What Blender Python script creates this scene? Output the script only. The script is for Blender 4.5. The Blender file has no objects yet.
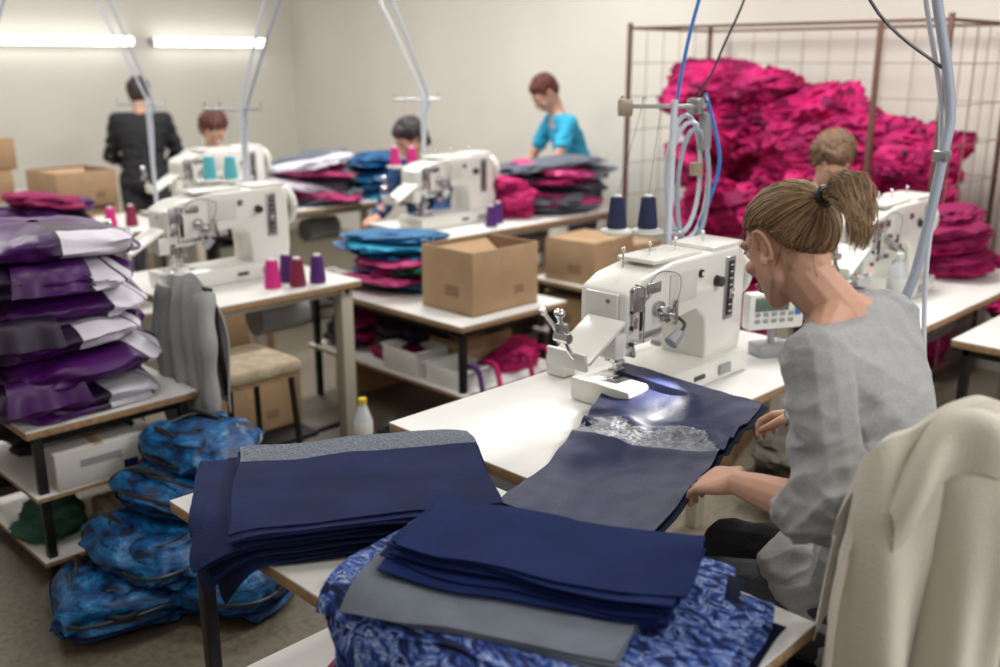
import bpy, bmesh, math, random
from mathutils import Vector, Matrix, noise, Euler
random.seed(7)
SC=bpy.context.scene
COL=SC.collection
# ------------------------------------------------------------------ materials
def newmat(name):
    m=bpy.data.materials.new(name); m.use_nodes=True
    nt=m.node_tree; b=nt.nodes['Principled BSDF']; return m,nt,b
def mat(name,col,rough=.6,metal=0,nscale=0,nvar=0,bump=0,bscale=60,sheen=0,spec=.5,emit=0,alpha=1,coat=0,detail=4):
    m,nt,b=newmat(name); L=nt.links
    b.inputs['Roughness'].default_value=rough; b.inputs['Metallic'].default_value=metal
    b.inputs['Specular IOR Level'].default_value=spec
    if sheen: b.inputs['Sheen Weight'].default_value=sheen
    if coat: b.inputs['Coat Weight'].default_value=coat
    b.inputs['Base Color'].default_value=(*col,1)
    tc=nt.nodes.new('ShaderNodeTexCoord')
    if nvar:
        n=nt.nodes.new('ShaderNodeTexNoise'); n.inputs['Scale'].default_value=nscale; n.inputs['Detail'].default_value=detail
        L.new(tc.outputs['Object'],n.inputs['Vector'])
        r=nt.nodes.new('ShaderNodeValToRGB'); r.color_ramp.elements[0].position=.3; r.color_ramp.elements[1].position=.7
        r.color_ramp.elements[0].color=(*[c*(1-nvar) for c in col],1); r.color_ramp.elements[1].color=(*[min(1,c*(1+nvar)) for c in col],1)
        L.new(n.outputs['Fac'],r.inputs['Fac']); L.new(r.outputs['Color'],b.inputs['Base Color'])
    if bump:
        n=nt.nodes.new('ShaderNodeTexNoise'); n.inputs['Scale'].default_value=bscale; n.inputs['Detail'].default_value=5
        L.new(tc.outputs['Object'],n.inputs['Vector'])
        bp=nt.nodes.new('ShaderNodeBump'); bp.inputs['Strength'].default_value=bump; bp.inputs['Distance'].default_value=.02
        L.new(n.outputs['Fac'],bp.inputs['Height']); L.new(bp.outputs['Normal'],b.inputs['Normal'])
    if emit:
        b.inputs['Emission Color'].default_value=(*col,1); b.inputs['Emission Strength'].default_value=emit
    return m
def patmat(name,cols,scale=20,dist=4,rough=.5,stretch=(1,1,1),spec=.5):
    m,nt,b=newmat(name); L=nt.links
    tc=nt.nodes.new('ShaderNodeTexCoord'); mp=nt.nodes.new('ShaderNodeMapping'); mp.inputs['Scale'].default_value=stretch
    L.new(tc.outputs['Object'],mp.inputs['Vector'])
    n=nt.nodes.new('ShaderNodeTexNoise'); n.inputs['Scale'].default_value=scale; n.inputs['Detail'].default_value=5; n.inputs['Distortion'].default_value=dist; n.inputs['Roughness'].default_value=.65
    L.new(mp.outputs['Vector'],n.inputs['Vector'])
    r=nt.nodes.new('ShaderNodeValToRGB'); cr=r.color_ramp; cr.interpolation='CONSTANT'
    while len(cr.elements)<len(cols): cr.elements.new(.5)
    for i,(p,c) in enumerate(cols): cr.elements[i].position=p; cr.elements[i].color=(*c,1)
    L.new(n.outputs['Fac'],r.inputs['Fac']); L.new(r.outputs['Color'],b.inputs['Base Color'])
    b.inputs['Roughness'].default_value=rough; b.inputs['Specular IOR Level'].default_value=spec
    return m
M={}
M['wall']=mat('plaster_cream',(.70,.67,.60),.9,nscale=1.2,nvar=.04,bump=.05,bscale=30)
M['ceil']=mat('ceiling_white',(.8,.79,.76),.9)
M['floor']=mat('floor_linoleum',(.14,.118,.082),.6,nscale=45,nvar=.28,bump=.05,bscale=80,detail=8)
M['trim']=mat('trim_grey',(.45,.42,.37),.6)
M['lam']=mat('white_laminate',(.76,.75,.715),.35,nscale=3,nvar=.03)
M['ply']=mat('plywood_edge',(.34,.21,.105),.6,nscale=60,nvar=.3)
M['blk']=mat('black_steel',(.015,.015,.016),.4,.3)
M['beige']=mat('beige_painted_steel',(.47,.43,.35),.45)
M['mach']=mat('machine_enamel',(.75,.745,.69),.28,coat=.4)
M['mach2']=mat('machine_enamel_panel',(.64,.63,.58),.35)
M['chrome']=mat('chrome',(.75,.75,.76),.18,1)
M['steel']=mat('brushed_steel',(.45,.45,.46),.35,1)
M['dark']=mat('dark_plastic',(.02,.02,.022),.35)
M['greyp']=mat('grey_plastic',(.30,.31,.32),.45)
M['hose']=mat('hose_greyblue',(.34,.38,.46),.4)
M['hosew']=mat('hose_white',(.60,.64,.71),.35)
M['blue']=mat('cable_blue',(.03,.20,.60),.35)
M['navy']=mat('navy_nylon_matte',(.010,.017,.064),.8,nscale=9,nvar=.18,bump=.15,bscale=200,spec=.13)
M['navyg']=mat('navy_nylon_sewn_panel',(.012,.018,.066),.46,nscale=9,nvar=.12,bump=.15,bscale=160,spec=.28)
M['navy2']=mat('navy_nylon_blue',(.006,.015,.072),.8,nscale=9,nvar=.18,bump=.15,bscale=200,spec=.12)
M['navyd']=mat('navy_lining_dark',(.005,.007,.024),.8,spec=.12)
M['mesh']=mat('grey_mesh_fabric',(.15,.165,.20),.85,nscale=150,nvar=.4,bump=.4,bscale=160,spec=.2)
M['meshs']=mat('crinkled_silver_mesh',(.20,.21,.24),.4,.2,nscale=70,nvar=.6,bump=.9,bscale=70)
M['greyf']=mat('grey_lining_fabric',(.12,.134,.165),.85,nscale=20,nvar=.1,bump=.1,bscale=200,spec=.2)
M['patt']=patmat('blue_white_print_fabric',[(0,(.006,.009,.04)),(.44,(.014,.035,.17)),(.50,(.06,.12,.36)),(.555,(.42,.50,.72)),(.580,(.012,.03,.14)),(.66,(.006,.008,.03))],10,1.6,.75,(1.6,3.2,1),.2)
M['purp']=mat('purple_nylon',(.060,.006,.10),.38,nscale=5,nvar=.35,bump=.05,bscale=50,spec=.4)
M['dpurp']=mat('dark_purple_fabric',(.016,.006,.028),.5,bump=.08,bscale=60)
M['lil']=mat('white_lilac_lining',(.66,.63,.71),.6,nscale=8,nvar=.06,bump=.08,bscale=40)
M['pink']=mat('magenta_fabric',(.47,.012,.125),.7,nscale=5,nvar=.45,bump=.12,bscale=40,spec=.3)
M['pinkd']=mat('dark_magenta_fabric',(.22,.004,.065),.7,nscale=6,nvar=.35,bump=.12,bscale=40,spec=.3)
M['pinkl']=mat('rose_fabric',(.55,.06,.22),.6,nscale=6,nvar=.2)
M['tealb']=patmat('turquoise_print_nylon',[(0,(.001,.010,.035)),(.42,(.002,.045,.15)),(.50,(.003,.09,.26)),(.575,(.012,.22,.44)),(.61,(.003,.055,.18))],12,.4,.45,(1,1,3),.4)
M['teal']=mat('teal_fabric',(.006,.12,.28),.5,nscale=6,nvar=.3)
M['cyanf']=mat('cyan_cotton',(.03,.36,.57),.85,nscale=6,nvar=.1)
M['green']=mat('dark_green_fabric',(.02,.09,.06),.7)
M['greyj']=mat('grey_jersey',(.335,.335,.34),.95,nscale=180,nvar=.08,bump=.15,bscale=260,sheen=.15,spec=.2)
M['greyk']=mat('grey_cotton_hanging',(.36,.36,.355),.9,bump=.2,bscale=100)
M['coat']=mat('offwhite_coat_wool',(.60,.55,.465),.95,nscale=4,nvar=.05,bump=.2,bscale=220,sheen=.2,spec=.2)
M['card']=mat('cardboard',(.40,.26,.145),.8,nscale=9,nvar=.07,bump=.05,bscale=80)
M['cardd']=mat('cardboard_inside',(.25,.155,.085),.85)
M['tape']=mat('packing_tape',(.46,.32,.19),.35)
M['whitebox']=mat('white_printed_carton',(.60,.59,.56),.6,nscale=6,nvar=.05)
M['skin']=mat('skin',(.58,.33,.23),.6,nscale=14,nvar=.07,bump=.04,bscale=200,spec=.28)
M['lip']=mat('lips',(.46,.20,.16),.5)
M['eye']=mat('eye_white',(.75,.73,.7),.2)
M['iris']=mat('eye_iris',(.05,.03,.02),.15)
M['hb1']=mat('hair_blond',(.42,.28,.145),.5)
M['hb2']=mat('hair_lightbrown',(.23,.13,.06),.5)
M['hb3']=mat('hair_darkbrown',(.085,.043,.02),.5)
M['hred']=mat('hair_red',(.09,.018,.012),.6,nscale=60,nvar=.4,bump=.6,bscale=70)
M['hblk']=mat('hair_black',(.012,.010,.010),.5,nscale=60,nvar=.4,bump=.6,bscale=70)
M['hbrn']=mat('hair_brown',(.13,.065,.03),.6,nscale=60,nvar=.5,bump=.6,bscale=70)
M['hdk']=mat('hair_dark',(.025,.015,.01),.5,nscale=60,nvar=.4,bump=.6,bscale=70)
M['blacks']=mat('black_shirt',(.014,.014,.017),.85)
M['whites']=mat('white_shirt',(.62,.56,.56),.85)
M['blues']=mat('blue_shirt',(.02,.06,.17),.85)
M['trous']=mat('dark_trousers',(.045,.048,.055),.9,bump=.2,bscale=150)
M['shoe']=mat('shoe_dark',(.03,.028,.025),.6)
M['rust']=mat('rusty_brown_steel',(.12,.055,.038),.6,.2)
M['wire']=mat('cage_wire',(.36,.27,.21),.5,.3)
M['tnavy']=mat('thread_navy',(.012,.02,.07),.7,bump=.4,bscale=180)
M['tcyan']=mat('thread_cyan',(.10,.48,.55),.7,bump=.4,bscale=180)
M['tpink']=mat('thread_pink',(.65,.02,.22),.7,bump=.4,bscale=180)
M['tpurp']=mat('thread_purple',(.08,.015,.16),.7,bump=.4,bscale=180)
M['tmar']=mat('thread_maroon',(.22,.01,.05),.7,bump=.4,bscale=180)
M['wplast']=mat('white_plastic',(.75,.75,.72),.35)
M['screen']=mat('lcd_screen',(.12,.17,.13),.2)
M['tan']=mat('tan_cushion',(.36,.29,.20),.85,nscale=20,nvar=.2,bump=.2,bscale=90)
M['tube']=mat('fluorescent_tube',(1,1,.98),.4,emit=6)
M['yell']=mat('yellow_drink',(.75,.55,.05),.15)
M['clear']=mat('clear_pet',(.62,.67,.68),.1)
M['olive']=mat('olive_dark',(.06,.055,.04),.8)
# ------------------------------------------------------------------ mesh builder
class MB:
    def __init__(s): s.v=[];s.f=[];s.mi=[];s.mats=[]
    def idx(s,m):
        if m not in s.mats: s.mats.append(m)
        return s.mats.index(m)
    def addbm(s,bm,m,X=None):
        o=len(s.v);i=s.idx(m)
        bm.verts.index_update()
        for v in bm.verts: s.v.append((X@v.co) if X else v.co.copy())
        for f in bm.faces: s.f.append([o+v.index for v in f.verts]); s.mi.append(i)
        bm.free()
    def raw(s,vs,fs,m):
        o=len(s.v)
        s.v+= [Vector(v) for v in vs]
        for k,f in enumerate(fs):
            s.f.append([o+i for i in f]); s.mi.append(s.idx(m[k] if isinstance(m,list) else m))
    def box(s,c,size,m,bev=.003,rot=None,seg=2):
        bm=bmesh.new(); bmesh.ops.create_cube(bm,size=1)
        for v in bm.verts: v.co=Vector((v.co.x*size[0],v.co.y*size[1],v.co.z*size[2]))
        if bev>0: bmesh.ops.bevel(bm,geom=bm.edges[:],offset=min(bev,min(size)*.45),segments=seg,affect='EDGES',profile=.5)
        X=Matrix.Translation(c)
        if rot: X=X@Euler(rot).to_matrix().to_4x4()
        s.addbm(bm,m,X)
    def span(s,x0,x1,y0,y1,z0,z1,m,bev=.003):
        s.box(((x0+x1)/2,(y0+y1)/2,(z0+z1)/2),(abs(x1-x0),abs(y1-y0),abs(z1-z0)),m,bev)
    def cyl(s,p0,p1,r0,r1,m,seg=16):
        p0=Vector(p0);p1=Vector(p1);d=p1-p0
        bm=bmesh.new(); bmesh.ops.create_cone(bm,cap_ends=True,segments=seg,radius1=r0,radius2=r1,depth=d.length)
        X=Matrix.Translation((p0+p1)/2)@d.to_track_quat('Z','Y').to_matrix().to_4x4()
        s.addbm(bm,m,X)
    def ell(s,c,r,m,rot=None,sub=3):
        bm=bmesh.new(); bmesh.ops.create_icosphere(bm,subdivisions=sub,radius=1)
        if not hasattr(r,'__len__'): r=(r,r,r)
        X=Matrix.Translation(c)
        if rot: X=X@Euler(rot).to_matrix().to_4x4()
        s.addbm(bm,m,X@Matrix.Diagonal((*r,1)))
    def prism(s,poly,t0,t1,m,axis='x',bev=.01,seg=3):
        bm=bmesh.new()
        def mk(p,t): return {'x':(t,p[0],p[1]),'y':(p[0],t,p[1]),'z':(p[0],p[1],t)}[axis]
        a=[bm.verts.new(mk(p,t0)) for p in poly]; b=[bm.verts.new(mk(p,t1)) for p in poly]
        n=len(poly)
        bm.faces.new(a); bm.faces.new(b[::-1])
        for i in range(n): bm.faces.new((a[i],b[i],b[(i+1)%n],a[(i+1)%n]))
        bmesh.ops.recalc_face_normals(bm,faces=bm.faces[:])
        if bev: bmesh.ops.bevel(bm,geom=bm.edges[:],offset=bev,segments=seg,affect='EDGES',profile=.5)
        s.addbm(bm,m)
    def tube(s,pts,r,m,seg=8,smooth=0,cap=True):
        pts=[Vector(p) for p in pts]
        if smooth: pts=catmull(pts,smooth)
        n=len(pts); vs=[];fs=[]
        up=Vector((0,0,1)); t=(pts[1]-pts[0]).normalized()
        if abs(t.dot(up))>.9: up=Vector((1,0,0))
        u=(up-t*up.dot(t)).normalized()
        for i in range(n):
            a=pts[max(0,i-1)];b=pts[min(n-1,i+1)]
            t=(b-a).normalized() if (b-a).length>1e-9 else t
            u=(u-t*u.dot(t)).normalized(); w=t.cross(u)
            rr=r(i/(n-1)) if callable(r) else r
            for k in range(seg):
                an=2*math.pi*k/seg; vs.append(pts[i]+(u*math.cos(an)+w*math.sin(an))*rr)
        for i in range(n-1):
            for k in range(seg):
                k2=(k+1)%seg; fs.append((i*seg+k,i*seg+k2,(i+1)*seg+k2,(i+1)*seg+k))
        if cap: fs.append(tuple(range(seg))[::-1]); fs.append(tuple((n-1)*seg+k for k in range(seg)))
        s.raw(vs,fs,m)
    def lathe(s,prof,c,m,seg=20):
        vs=[];fs=[];n=len(prof)
        for (r,z) in prof:
            for k in range(seg):
                a=2*math.pi*k/seg; vs.append((c[0]+r*math.cos(a),c[1]+r*math.sin(a),c[2]+z))
        ms=[]
        for i in range(n-1):
            for k in range(seg):
                k2=(k+1)%seg; fs.append((i*seg+k,i*seg+k2,(i+1)*seg+k2,(i+1)*seg+k))
                ms.append(m[i] if isinstance(m,list) else m)
        s.raw(vs,fs,ms)
    def sheet(s,fn,nu,nv,m,th=.003):
        P=[[Vector(fn(i/nu,j/nv)) for j in range(nv+1)] for i in range(nu+1)]
        top=[];bot=[]
        for i in range(nu+1):
            for j in range(nv+1):
                a=P[min(nu,i+1)][j]-P[max(0,i-1)][j]; b=P[i][min(nv,j+1)]-P[i][max(0,j-1)]
                n=a.cross(b); n=n.normalized() if n.length>1e-12 else Vector((0,0,1))
                top.append(P[i][j]+n*th*.5); bot.append(P[i][j]-n*th*.5)
        N=len(top); W=nv+1; fs=[];ms=[]
        for i in range(nu):
            for j in range(nv):
                mm=m((i+.5)/nu,(j+.5)/nv) if callable(m) else m
                q=(i*W+j,(i+1)*W+j,(i+1)*W+j+1,i*W+j+1)
                fs.append(q);ms.append(mm)
                fs.append(tuple(N+k for k in q[::-1]));ms.append(mm)
        me=m(0,0) if callable(m) else m
        def rim(a,b): fs.append((a,b,N+b,N+a)[::-1]); ms.append(me)
        for i in range(nu): rim(i*W,(i+1)*W); rim((i+1)*W+nv,i*W+nv)
        for j in range(nv): rim(j+1,j); rim(nu*W+j,nu*W+j+1)
        s.raw(top+bot,fs,ms)
    def mesh(s,name,ang=40):
        me=bpy.data.meshes.new(name)
        me.from_pydata([tuple(v) for v in s.v],[],s.f)
        for m in s.mats: me.materials.append(m)
        me.polygons.foreach_set('material_index',s.mi)
        me.polygons.foreach_set('use_smooth',[True]*len(s.f))
        me.update(); me.validate()
        try: me.set_sharp_from_angle(angle=math.radians(ang))
        except Exception: pass
        return me
    def obj(s,name,loc=(0,0,0),rz=0,parent=None,ang=40):
        return place(name,s.mesh(name,ang),loc,rz,parent)
def place(name,me,loc=(0,0,0),rz=0,parent=None):
    o=bpy.data.objects.new(name,me); COL.objects.link(o)
    o.location=loc; o.rotation_euler=(0,0,rz)
    if parent: o.parent=parent
    return o
def catmull(p,k):
    out=[]; n=len(p)
    for i in range(n-1):
        a=p[max(0,i-1)];b=p[i];c=p[i+1];d=p[min(n-1,i+2)]
        for j in range(k):
            t=j/k
            out.append(.5*((2*b)+(c-a)*t+(2*a-5*b+4*c-d)*t*t+(3*b-a-3*c+d)*t**3))
    out.append(p[-1]); return out
def nz(p,s=1,o=0): return noise.noise(Vector((p[0]*s+o,p[1]*s+o*.7,p[2]*s-o)))
def ridge(p,s,o=0): return (1-abs(nz(p,s,o))*2.2)
# ------------------------------------------------------------------ room
XB,XF,YN,YR,ZC=-8.66,2.2,-2.6,5.72,3.1
def roombox(name,x0,x1,y0,y1,z0,z1,m):
    b=MB(); b.span(x0,x1,y0,y1,z0,z1,m,0); return b.obj(name)
roombox('floor',XB-.1,XF+.1,YN-.1,YR+.1,-.1,0,M['floor'])
roombox('ceiling',XB-.1,XF+.1,YN-.1,YR+.1,ZC,ZC+.1,M['ceil'])
roombox('wall_back',XB-.1,XB,YN-.1,YR+.1,0,ZC,M['wall'])
roombox('wall_right',XB,XF,YR,YR+.1,0,ZC,M['wall'])
roombox('wall_front',XF,XF+.1,YN-.1,YR+.1,0,ZC,M['wall'])
roombox('wall_left',XB,XF,YN-.1,YN,0,ZC,M['wall'])
roombox('baseboard_back',XB,XB+.015,YN,YR,0,.08,M['trim'])
roombox('baseboard_right',XB+.02,XF,YR-.015,YR,0,.08,M['trim'])
# ------------------------------------------------------------------ tables
def table(name,x0,x1,y0,y1,z,shelves=(),leg='blk',lw=.03,motor=False,inset=.03,apron=True):
    b=MB(); cx=(x0+x1)/2; cy=(y0+y1)/2
    b.span(x0,x1,y0,y1,z-.005,z,M['lam'],.001)
    b.span(x0+.0005,x1-.0005,y0+.0005,y1-.0005,z-.028,z-.005,M['ply'],.001)
    for lx in (x0+inset+lw/2,x1-inset-lw/2):
        for ly in (y0+inset+lw/2,y1-inset-lw/2):
            b.span(lx-lw/2,lx+lw/2,ly-lw/2,ly+lw/2,0,z-.028,M[leg],.003)
    if apron:
        for ly in (y0+inset+lw/2,y1-inset-lw/2): b.span(x0+inset,x1-inset,ly-.012,ly+.012,z-.06,z-.029,M[leg],.002)
        for lx in (x0+inset+lw/2,x1-inset-lw/2): b.span(lx-.012,lx+.012,y0+inset,y1-inset,z-.06,z-.029,M[leg],.002)
    for sz in shelves:
        b.span(x0+.01,x1-.01,y0+.01,y1-.01,sz-.018,sz-.004,M['ply'],.001); b.span(x0+.01,x1-.01,y0+.01,y1-.01,sz-.004,sz,M['lam'],.001)
    if motor:
        b.cyl((cx,cy+.1,z-.2),(cx,cy+.35,z-.2),.08,.08,M['greyp']); b.box((cx,cy+.22,z-.08),(.08,.1,.12),M['greyp'])
        b.span(x0+.08,x1-.08,cy-.18,cy+.18,.09,.115,M['blk'],.004)
        b.cyl((x1-.12,y0+.05,.1),(x1-.12,y1-.05,.1),.015,.015,M['blk'])
    return b.obj(name)
table('side_table',-1.875,-.65,.86,1.41,.78,(.30,))
table('sewing_table',-1.91,-1.33,1.495,2.95,.78,(),'beige',.05,True)
table('low_rack_table',-3.75,-3.09,.97,1.565,.565,(.33,.10))
table('sewing_table',-4.2,-3.35,1.72,2.5,.78,(),'beige',.06,True)
table('low_table',-4.15,-2.95,2.72,3.40,.60,(.28,))
table('sewing_table',-4.55,-3.85,3.45,4.98,.78,(),'beige',.05,True)
table('low_table',-3.75,-3.2,4.0,4.70,.50,(.2,))
table('sewing_table',-1.9,-1.3,3.4,4.70,.78,(),'beige',.05,True)
table('low_table',-1.22,-.2,3.5,4.4,.74,(.3,))
table('sewing_table',-5.95,-5.25,2.72,4.5,.78,(),'beige',.05,True)
table('sewing_table',-5.95,-5.25,1.1,2.65,.78,(.3,),'beige',.05)
table('low_table',-7.6,-6.85,1.5,2.9,.78,(.3,))
# ------------------------------------------------------------------ sewing machine
def machine_mesh():
    b=MB(); W=M['mach']
    b.span(-.095,.115,-.13,.47,0,.07,W,.012)
    b.prism([(.27,.065),(.455,.065),(.465,.12),(.465,.35),(.43,.39),(.10,.385),(-.05,.36),(-.115,.33),(-.115,.20),(-.09,.178),(.0,.178),(.035,.212),(.215,.232),(.262,.195),(.27,.12)],-.075,.085,W)
    b.span(-.06,.07,.02,.25,.384,.398,W,.006)
    b.span(-.07,.08,.29,.46,.384,.402,W,.008)
    b.box((.005,-.118,.265),(.11,.012,.12),M['mach2'],.004)
    for z in (.225,.305): b.cyl((.03,-.124,z),(.03,-.128,z),.006,.006,M['steel'],10)
    b.cyl((0,-.055,.19),(0,-.055,.125),.0065,.0065,M['chrome'],10); b.box((0,-.055,.122),(.02,.016,.022),M['chrome'],.003)
    b.cyl((0,-.055,.115),(0,-.055,.078),.0014,.001,M['chrome'],6)
    b.cyl((0,-.02,.19),(0,-.02,.10),.006,.006,M['chrome'],10)
    b.box((0,-.045,.09),(.028,.05,.008),M['chrome'],.002); b.box((0,-.02,.10),(.018,.014,.03),M['chrome'],.002)
    b.box((.028,-.02,.15),(.03,.012,.05),M['steel'],.003,rot=(.3,0,0)); b.box((-.026,-.04,.135),(.014,.03,.05),M['steel'],.003)
    b.box((0,-.04,.071),(.10,.12,.004),M['chrome'],.001)
    b.cyl((0,.465,.29),(0,.49,.29),.045,.05,M['dark'],24)
    ring=[(0.072*math.cos(a),.505,.29+.072*math.sin(a)) for a in [2*math.pi*i/28 for i in range(29)]]
    b.tube(ring,.014,W,8); b.cyl((0,.492,.29),(0,.515,.29),.068,.062,W,28); b.cyl((0,.515,.29),(0,.522,.29),.03,.028,M['chrome'],20)
    b.box((.088,.375,.27),(.008,.046,.19),M['steel'],.003); b.box((.0915,.375,.27),(.006,.03,.165),M['dark'],.002)
    for i in range(8): b.box((.0955,.375,.20+i*.02),(.001,.016,.003),M['wplast'],0)
    b.box((.098,.375,.255),(.008,.02,.03),M['chrome'],.002)
    b.cyl((.085,.31,.30),(.105,.31,.30),.018,.015,M['dark'],18)
    b.cyl((.085,.225,.335),(.092,.225,.335),.012,.012,M['dark'],16); b.cyl((.085,.225,.335),(.095,.225,.335),.007,.007,M['chrome'],12)
    b.box((.0865,.14,.31),(.004,.13,.085),M['mach2'],.003)
    for (y,z) in ((.02,.27),(.055,.245)):
        b.cyl((.085,y,z),(.10,y,z),.007,.007,M['chrome'],10); b.cyl((.09,y,z),(.093,y,z),.021,.021,M['chrome'],20); b.cyl((.096,y,z),(.099,y,z),.021,.021,M['chrome'],20)
        b.cyl((.10,y,z),(.125,y,z),.009,.011,M['chrome'],12)
    b.box((.089,-.05,.28),(.008,.014,.12),M['dark'],.002); b.tube([(.085,-.05,.30),(.11,-.055,.315),(.125,-.07,.33)],.004,M['chrome'],6,4)
    b.tube([(.086,-.08,.35),(.12,-.085,.35),(.12,-.085,.20),(.088,-.08,.20)],.003,M['chrome'],6)
    b.box((.09,-.01,.205),(.01,.09,.016),M['steel'],.002); b.box((.092,-.085,.255),(.01,.02,.05),M['chrome'],.003)
    b.box((.088,.0,.33),(.006,.06,.03),M['steel'],.003)
    b.box((.09,-.075,.31),(.012,.05,.07),M['steel'],.003); b.box((.092,.10,.245),(.012,.012,.07),M['steel'],.003)
    for z in (.19,.235,.28,.335): b.cyl((.085,-.095,z),(.095,-.095,z),.006,.006,M['dark'],8)
    b.tube([(.10,.055,.245),(.105,.09,.29),(.10,.10,.35),(.09,.02,.37),(.10,-.05,.335)],.0012,M['tnavy'],4,5)
    for y in (-.04,.08,.2,.34): b.cyl((.01,y,.38),(.01,y,.43),.003,.003,M['chrome'],8); b.ell((.01,y,.43),.006,M['chrome'],sub=2)
    b.box((.03,-.20,.215),(.13,.17,.012),W,.005,rot=(.52,0,0))
    b.box((.035,-.13,.19),(.10,.05,.07),W,.008)
    b.box((.03,-.285,.18),(.13,.012,.05),W,.004,rot=(.2,0,0))
    b.tube([(.06,-.27,.17),(.05,-.31,.22),(.04,-.33,.30)],.007,M['chrome'],8,4); b.ell((.04,-.33,.31),(.016,.016,.013),M['chrome'],sub=2); b.box((.045,-.325,.27),(.03,.02,.03),M['steel'],.004)
    b.cyl((.03,-.33,.25),(.075,-.33,.25),.013,.013,M['chrome'],14)
    b.tube([(.088,.10,.235),(.13,.09,.22),(.14,.05,.2)],.005,M['dark'],8,4); b.cyl((.14,.055,.205),(.135,.02,.18),.014,.02,M['greyp'],14)
    b.box((-.08,.2,.2),(.01,.1,.05),M['mach2'],.003)
    b.box((.118,.33,.035),(.01,.06,.03),M['greyp'],.002); b.box((.118,.2,.035),(.004,.05,.012),M['dark'],0)
    return b.mesh('sewing_machine')
mm=machine_mesh()
for p in ((-1.60,2.10,.78),(-3.80,1.92,.78),(-4.22,3.62,.78),(-5.6,2.92,.78),(-1.62,3.58,.78)): place('sewing_machine',mm,p)
def panel_mesh():
    b=MB(); b.box((0,0,.02),(.08,.12,.04),M['greyp'],.006); b.cyl((0,0,.03),(0,0,.1),.012,.012,M['greyp'],10)
    b.box((0,0,.15),(.05,.20,.12),M['wplast'],.01); b.box((.026,-.02,.175),(.004,.12,.045),M['screen'],.001)
    for i in range(5):
        for j in range(2): b.box((.027,-.07+i*.03,.12+j*.022),(.004,.018,.012),M['greyp'],.001)
    b.box((.027,.075,.16),(.004,.02,.05),M['blue'],.001)
    return b.mesh('control_panel')
pm=panel_mesh()
place('control_panel',pm,(-1.52,2.76,.78),-.5)
def cone(b,c,m,h=.115,r=.032):
    b.lathe([(0,0),(r*.95,0),(r*.95,.006),(r,.008),(r*1.02,.02),(r*.72,h*.92),(r*.45,h*.95),(r*.40,h),(0,h)],c,[M['wplast'],M['wplast'],m,m,m,m,M['wplast'],M['wplast']],18)
def thread_stand(name,x,y,z0,m,top=1.55,cz=1.16,hose=(.3,.3),cones=2,dirv=(.7071,.7071)):
    b=MB()
    b.cyl((0,0,z0),(0,0,z0+.015),.045,.04,M['steel'],20); b.cyl((0,0,z0),(0,0,top),.011,.011,M['hosew'],12)
    dx,dy=dirv
    b.cyl((-dx*.17,-dy*.17,top-.02),(dx*.10,dy*.10,top-.02),.007,.007,M['steel'],10)
    for k in (-.17,-.1,.09): b.tube([(dx*k,dy*k,top-.02),(dx*k,dy*k,top+.005),(dx*k+.008,dy*k,top+.012),(dx*k+.014,dy*k,top)],.0025,M['steel'],6,3)
    if cones:
        b.cyl((-dx*.2,-dy*.2,cz-.015),(dx*.04,dy*.04,cz-.015),.008,.008,M['steel'],8)
    for i in range(cones):
        k=-.07-.1*i
        b.cyl((dx*k,dy*k,cz-.012),(dx*k,dy*k,cz-.004),.052,.052,M['wplast'],24)
        cone(b,(dx*k,dy*k,cz-.004),m)
        b.tube([(dx*k,dy*k,cz+.11),(dx*(k*.6),dy*(k*.6),top-.02)],.0008,m,4)
    if hose:
        hx,hy=hose
        for s in (0,1):
            b.tube([(0,0,top-.4+s*.07),(.015,.01,top-.1),(.002+s*.02,.002+s*.02,top),(hx*.25+s*.04,hy*.25+s*.04,top+.35),(hx*.5+s*.06,hy*.5+s*.06,top+.7),(hx+s*.12,hy+s*.12,ZC-.005)],.0075,M['hose'] if s else M['hosew'],8,6)
    return b.obj(name,(x,y,0))
thread_stand('thread_stand',-1.84,2.62,.78,M['tnavy'],1.58,1.17,None)
thread_stand('thread_stand',-4.12,2.42,.78,M['tcyan'],1.50,1.16,(.30,.30))
thread_stand('thread_stand',-4.44,3.80,.78,M['tpink'],1.50,1.10,(-.42,-.42))
thread_stand('thread_stand',-5.36,2.56,.78,M['tcyan'],1.48,1.0,(-.40,-.40),0)
thread_stand('thread_stand',-5.66,1.75,.78,M['tcyan'],1.48,1.0,(.3,.3),0)
b=MB()
b.tube([(-1.76,2.76,ZC-.01),(-1.78,2.73,2.2),(-1.83,2.66,1.75),(-1.85,2.64,1.55)],.006,M['blue'],8,8)
b.tube([(-1.62,2.86,ZC-.01),(-1.68,2.82,2.1),(-1.76,2.74,1.72),(-1.8,2.68,1.58)],.004,M['dark'],6,8)
for k,(r,m) in enumerate(((.055,M['hosew']),(.065,M['hosew']),(.05,M['hose']))):
    loop=[]
    for i in range(25):
        a=2*math.pi*i/24; loop.append((-1.835+.71*r*math.cos(a)+.02*k,2.66+.71*r*math.cos(a)+.02,1.34-k*.02+.19*math.sin(a)))
    b.tube(loop,.008,m,8)
b.tube([(-1.78,2.70,1.60),(-1.74,2.74,1.4),(-1.76,2.72,1.25),(-1.80,2.7,1.1),(-1.74,2.72,1.0),(-1.66,2.66,1.12)],.006,M['blue'],8,8)
b.box((-1.80,2.68,1.56),(.05,.04,.05),M['steel'],.008); b.box((-1.78,2.71,1.48),(.035,.035,.12),M['greyp'],.01); b.cyl((-1.80,2.7,1.34),(-1.80,2.7,1.38),.02,.02,M['tan'],12)
b.cyl((-1.965,2.495,1.555),(-1.935,2.525,1.555),.026,.026,M['tan'],14)
b.obj('air_hose_bundle')
b=MB()
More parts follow.
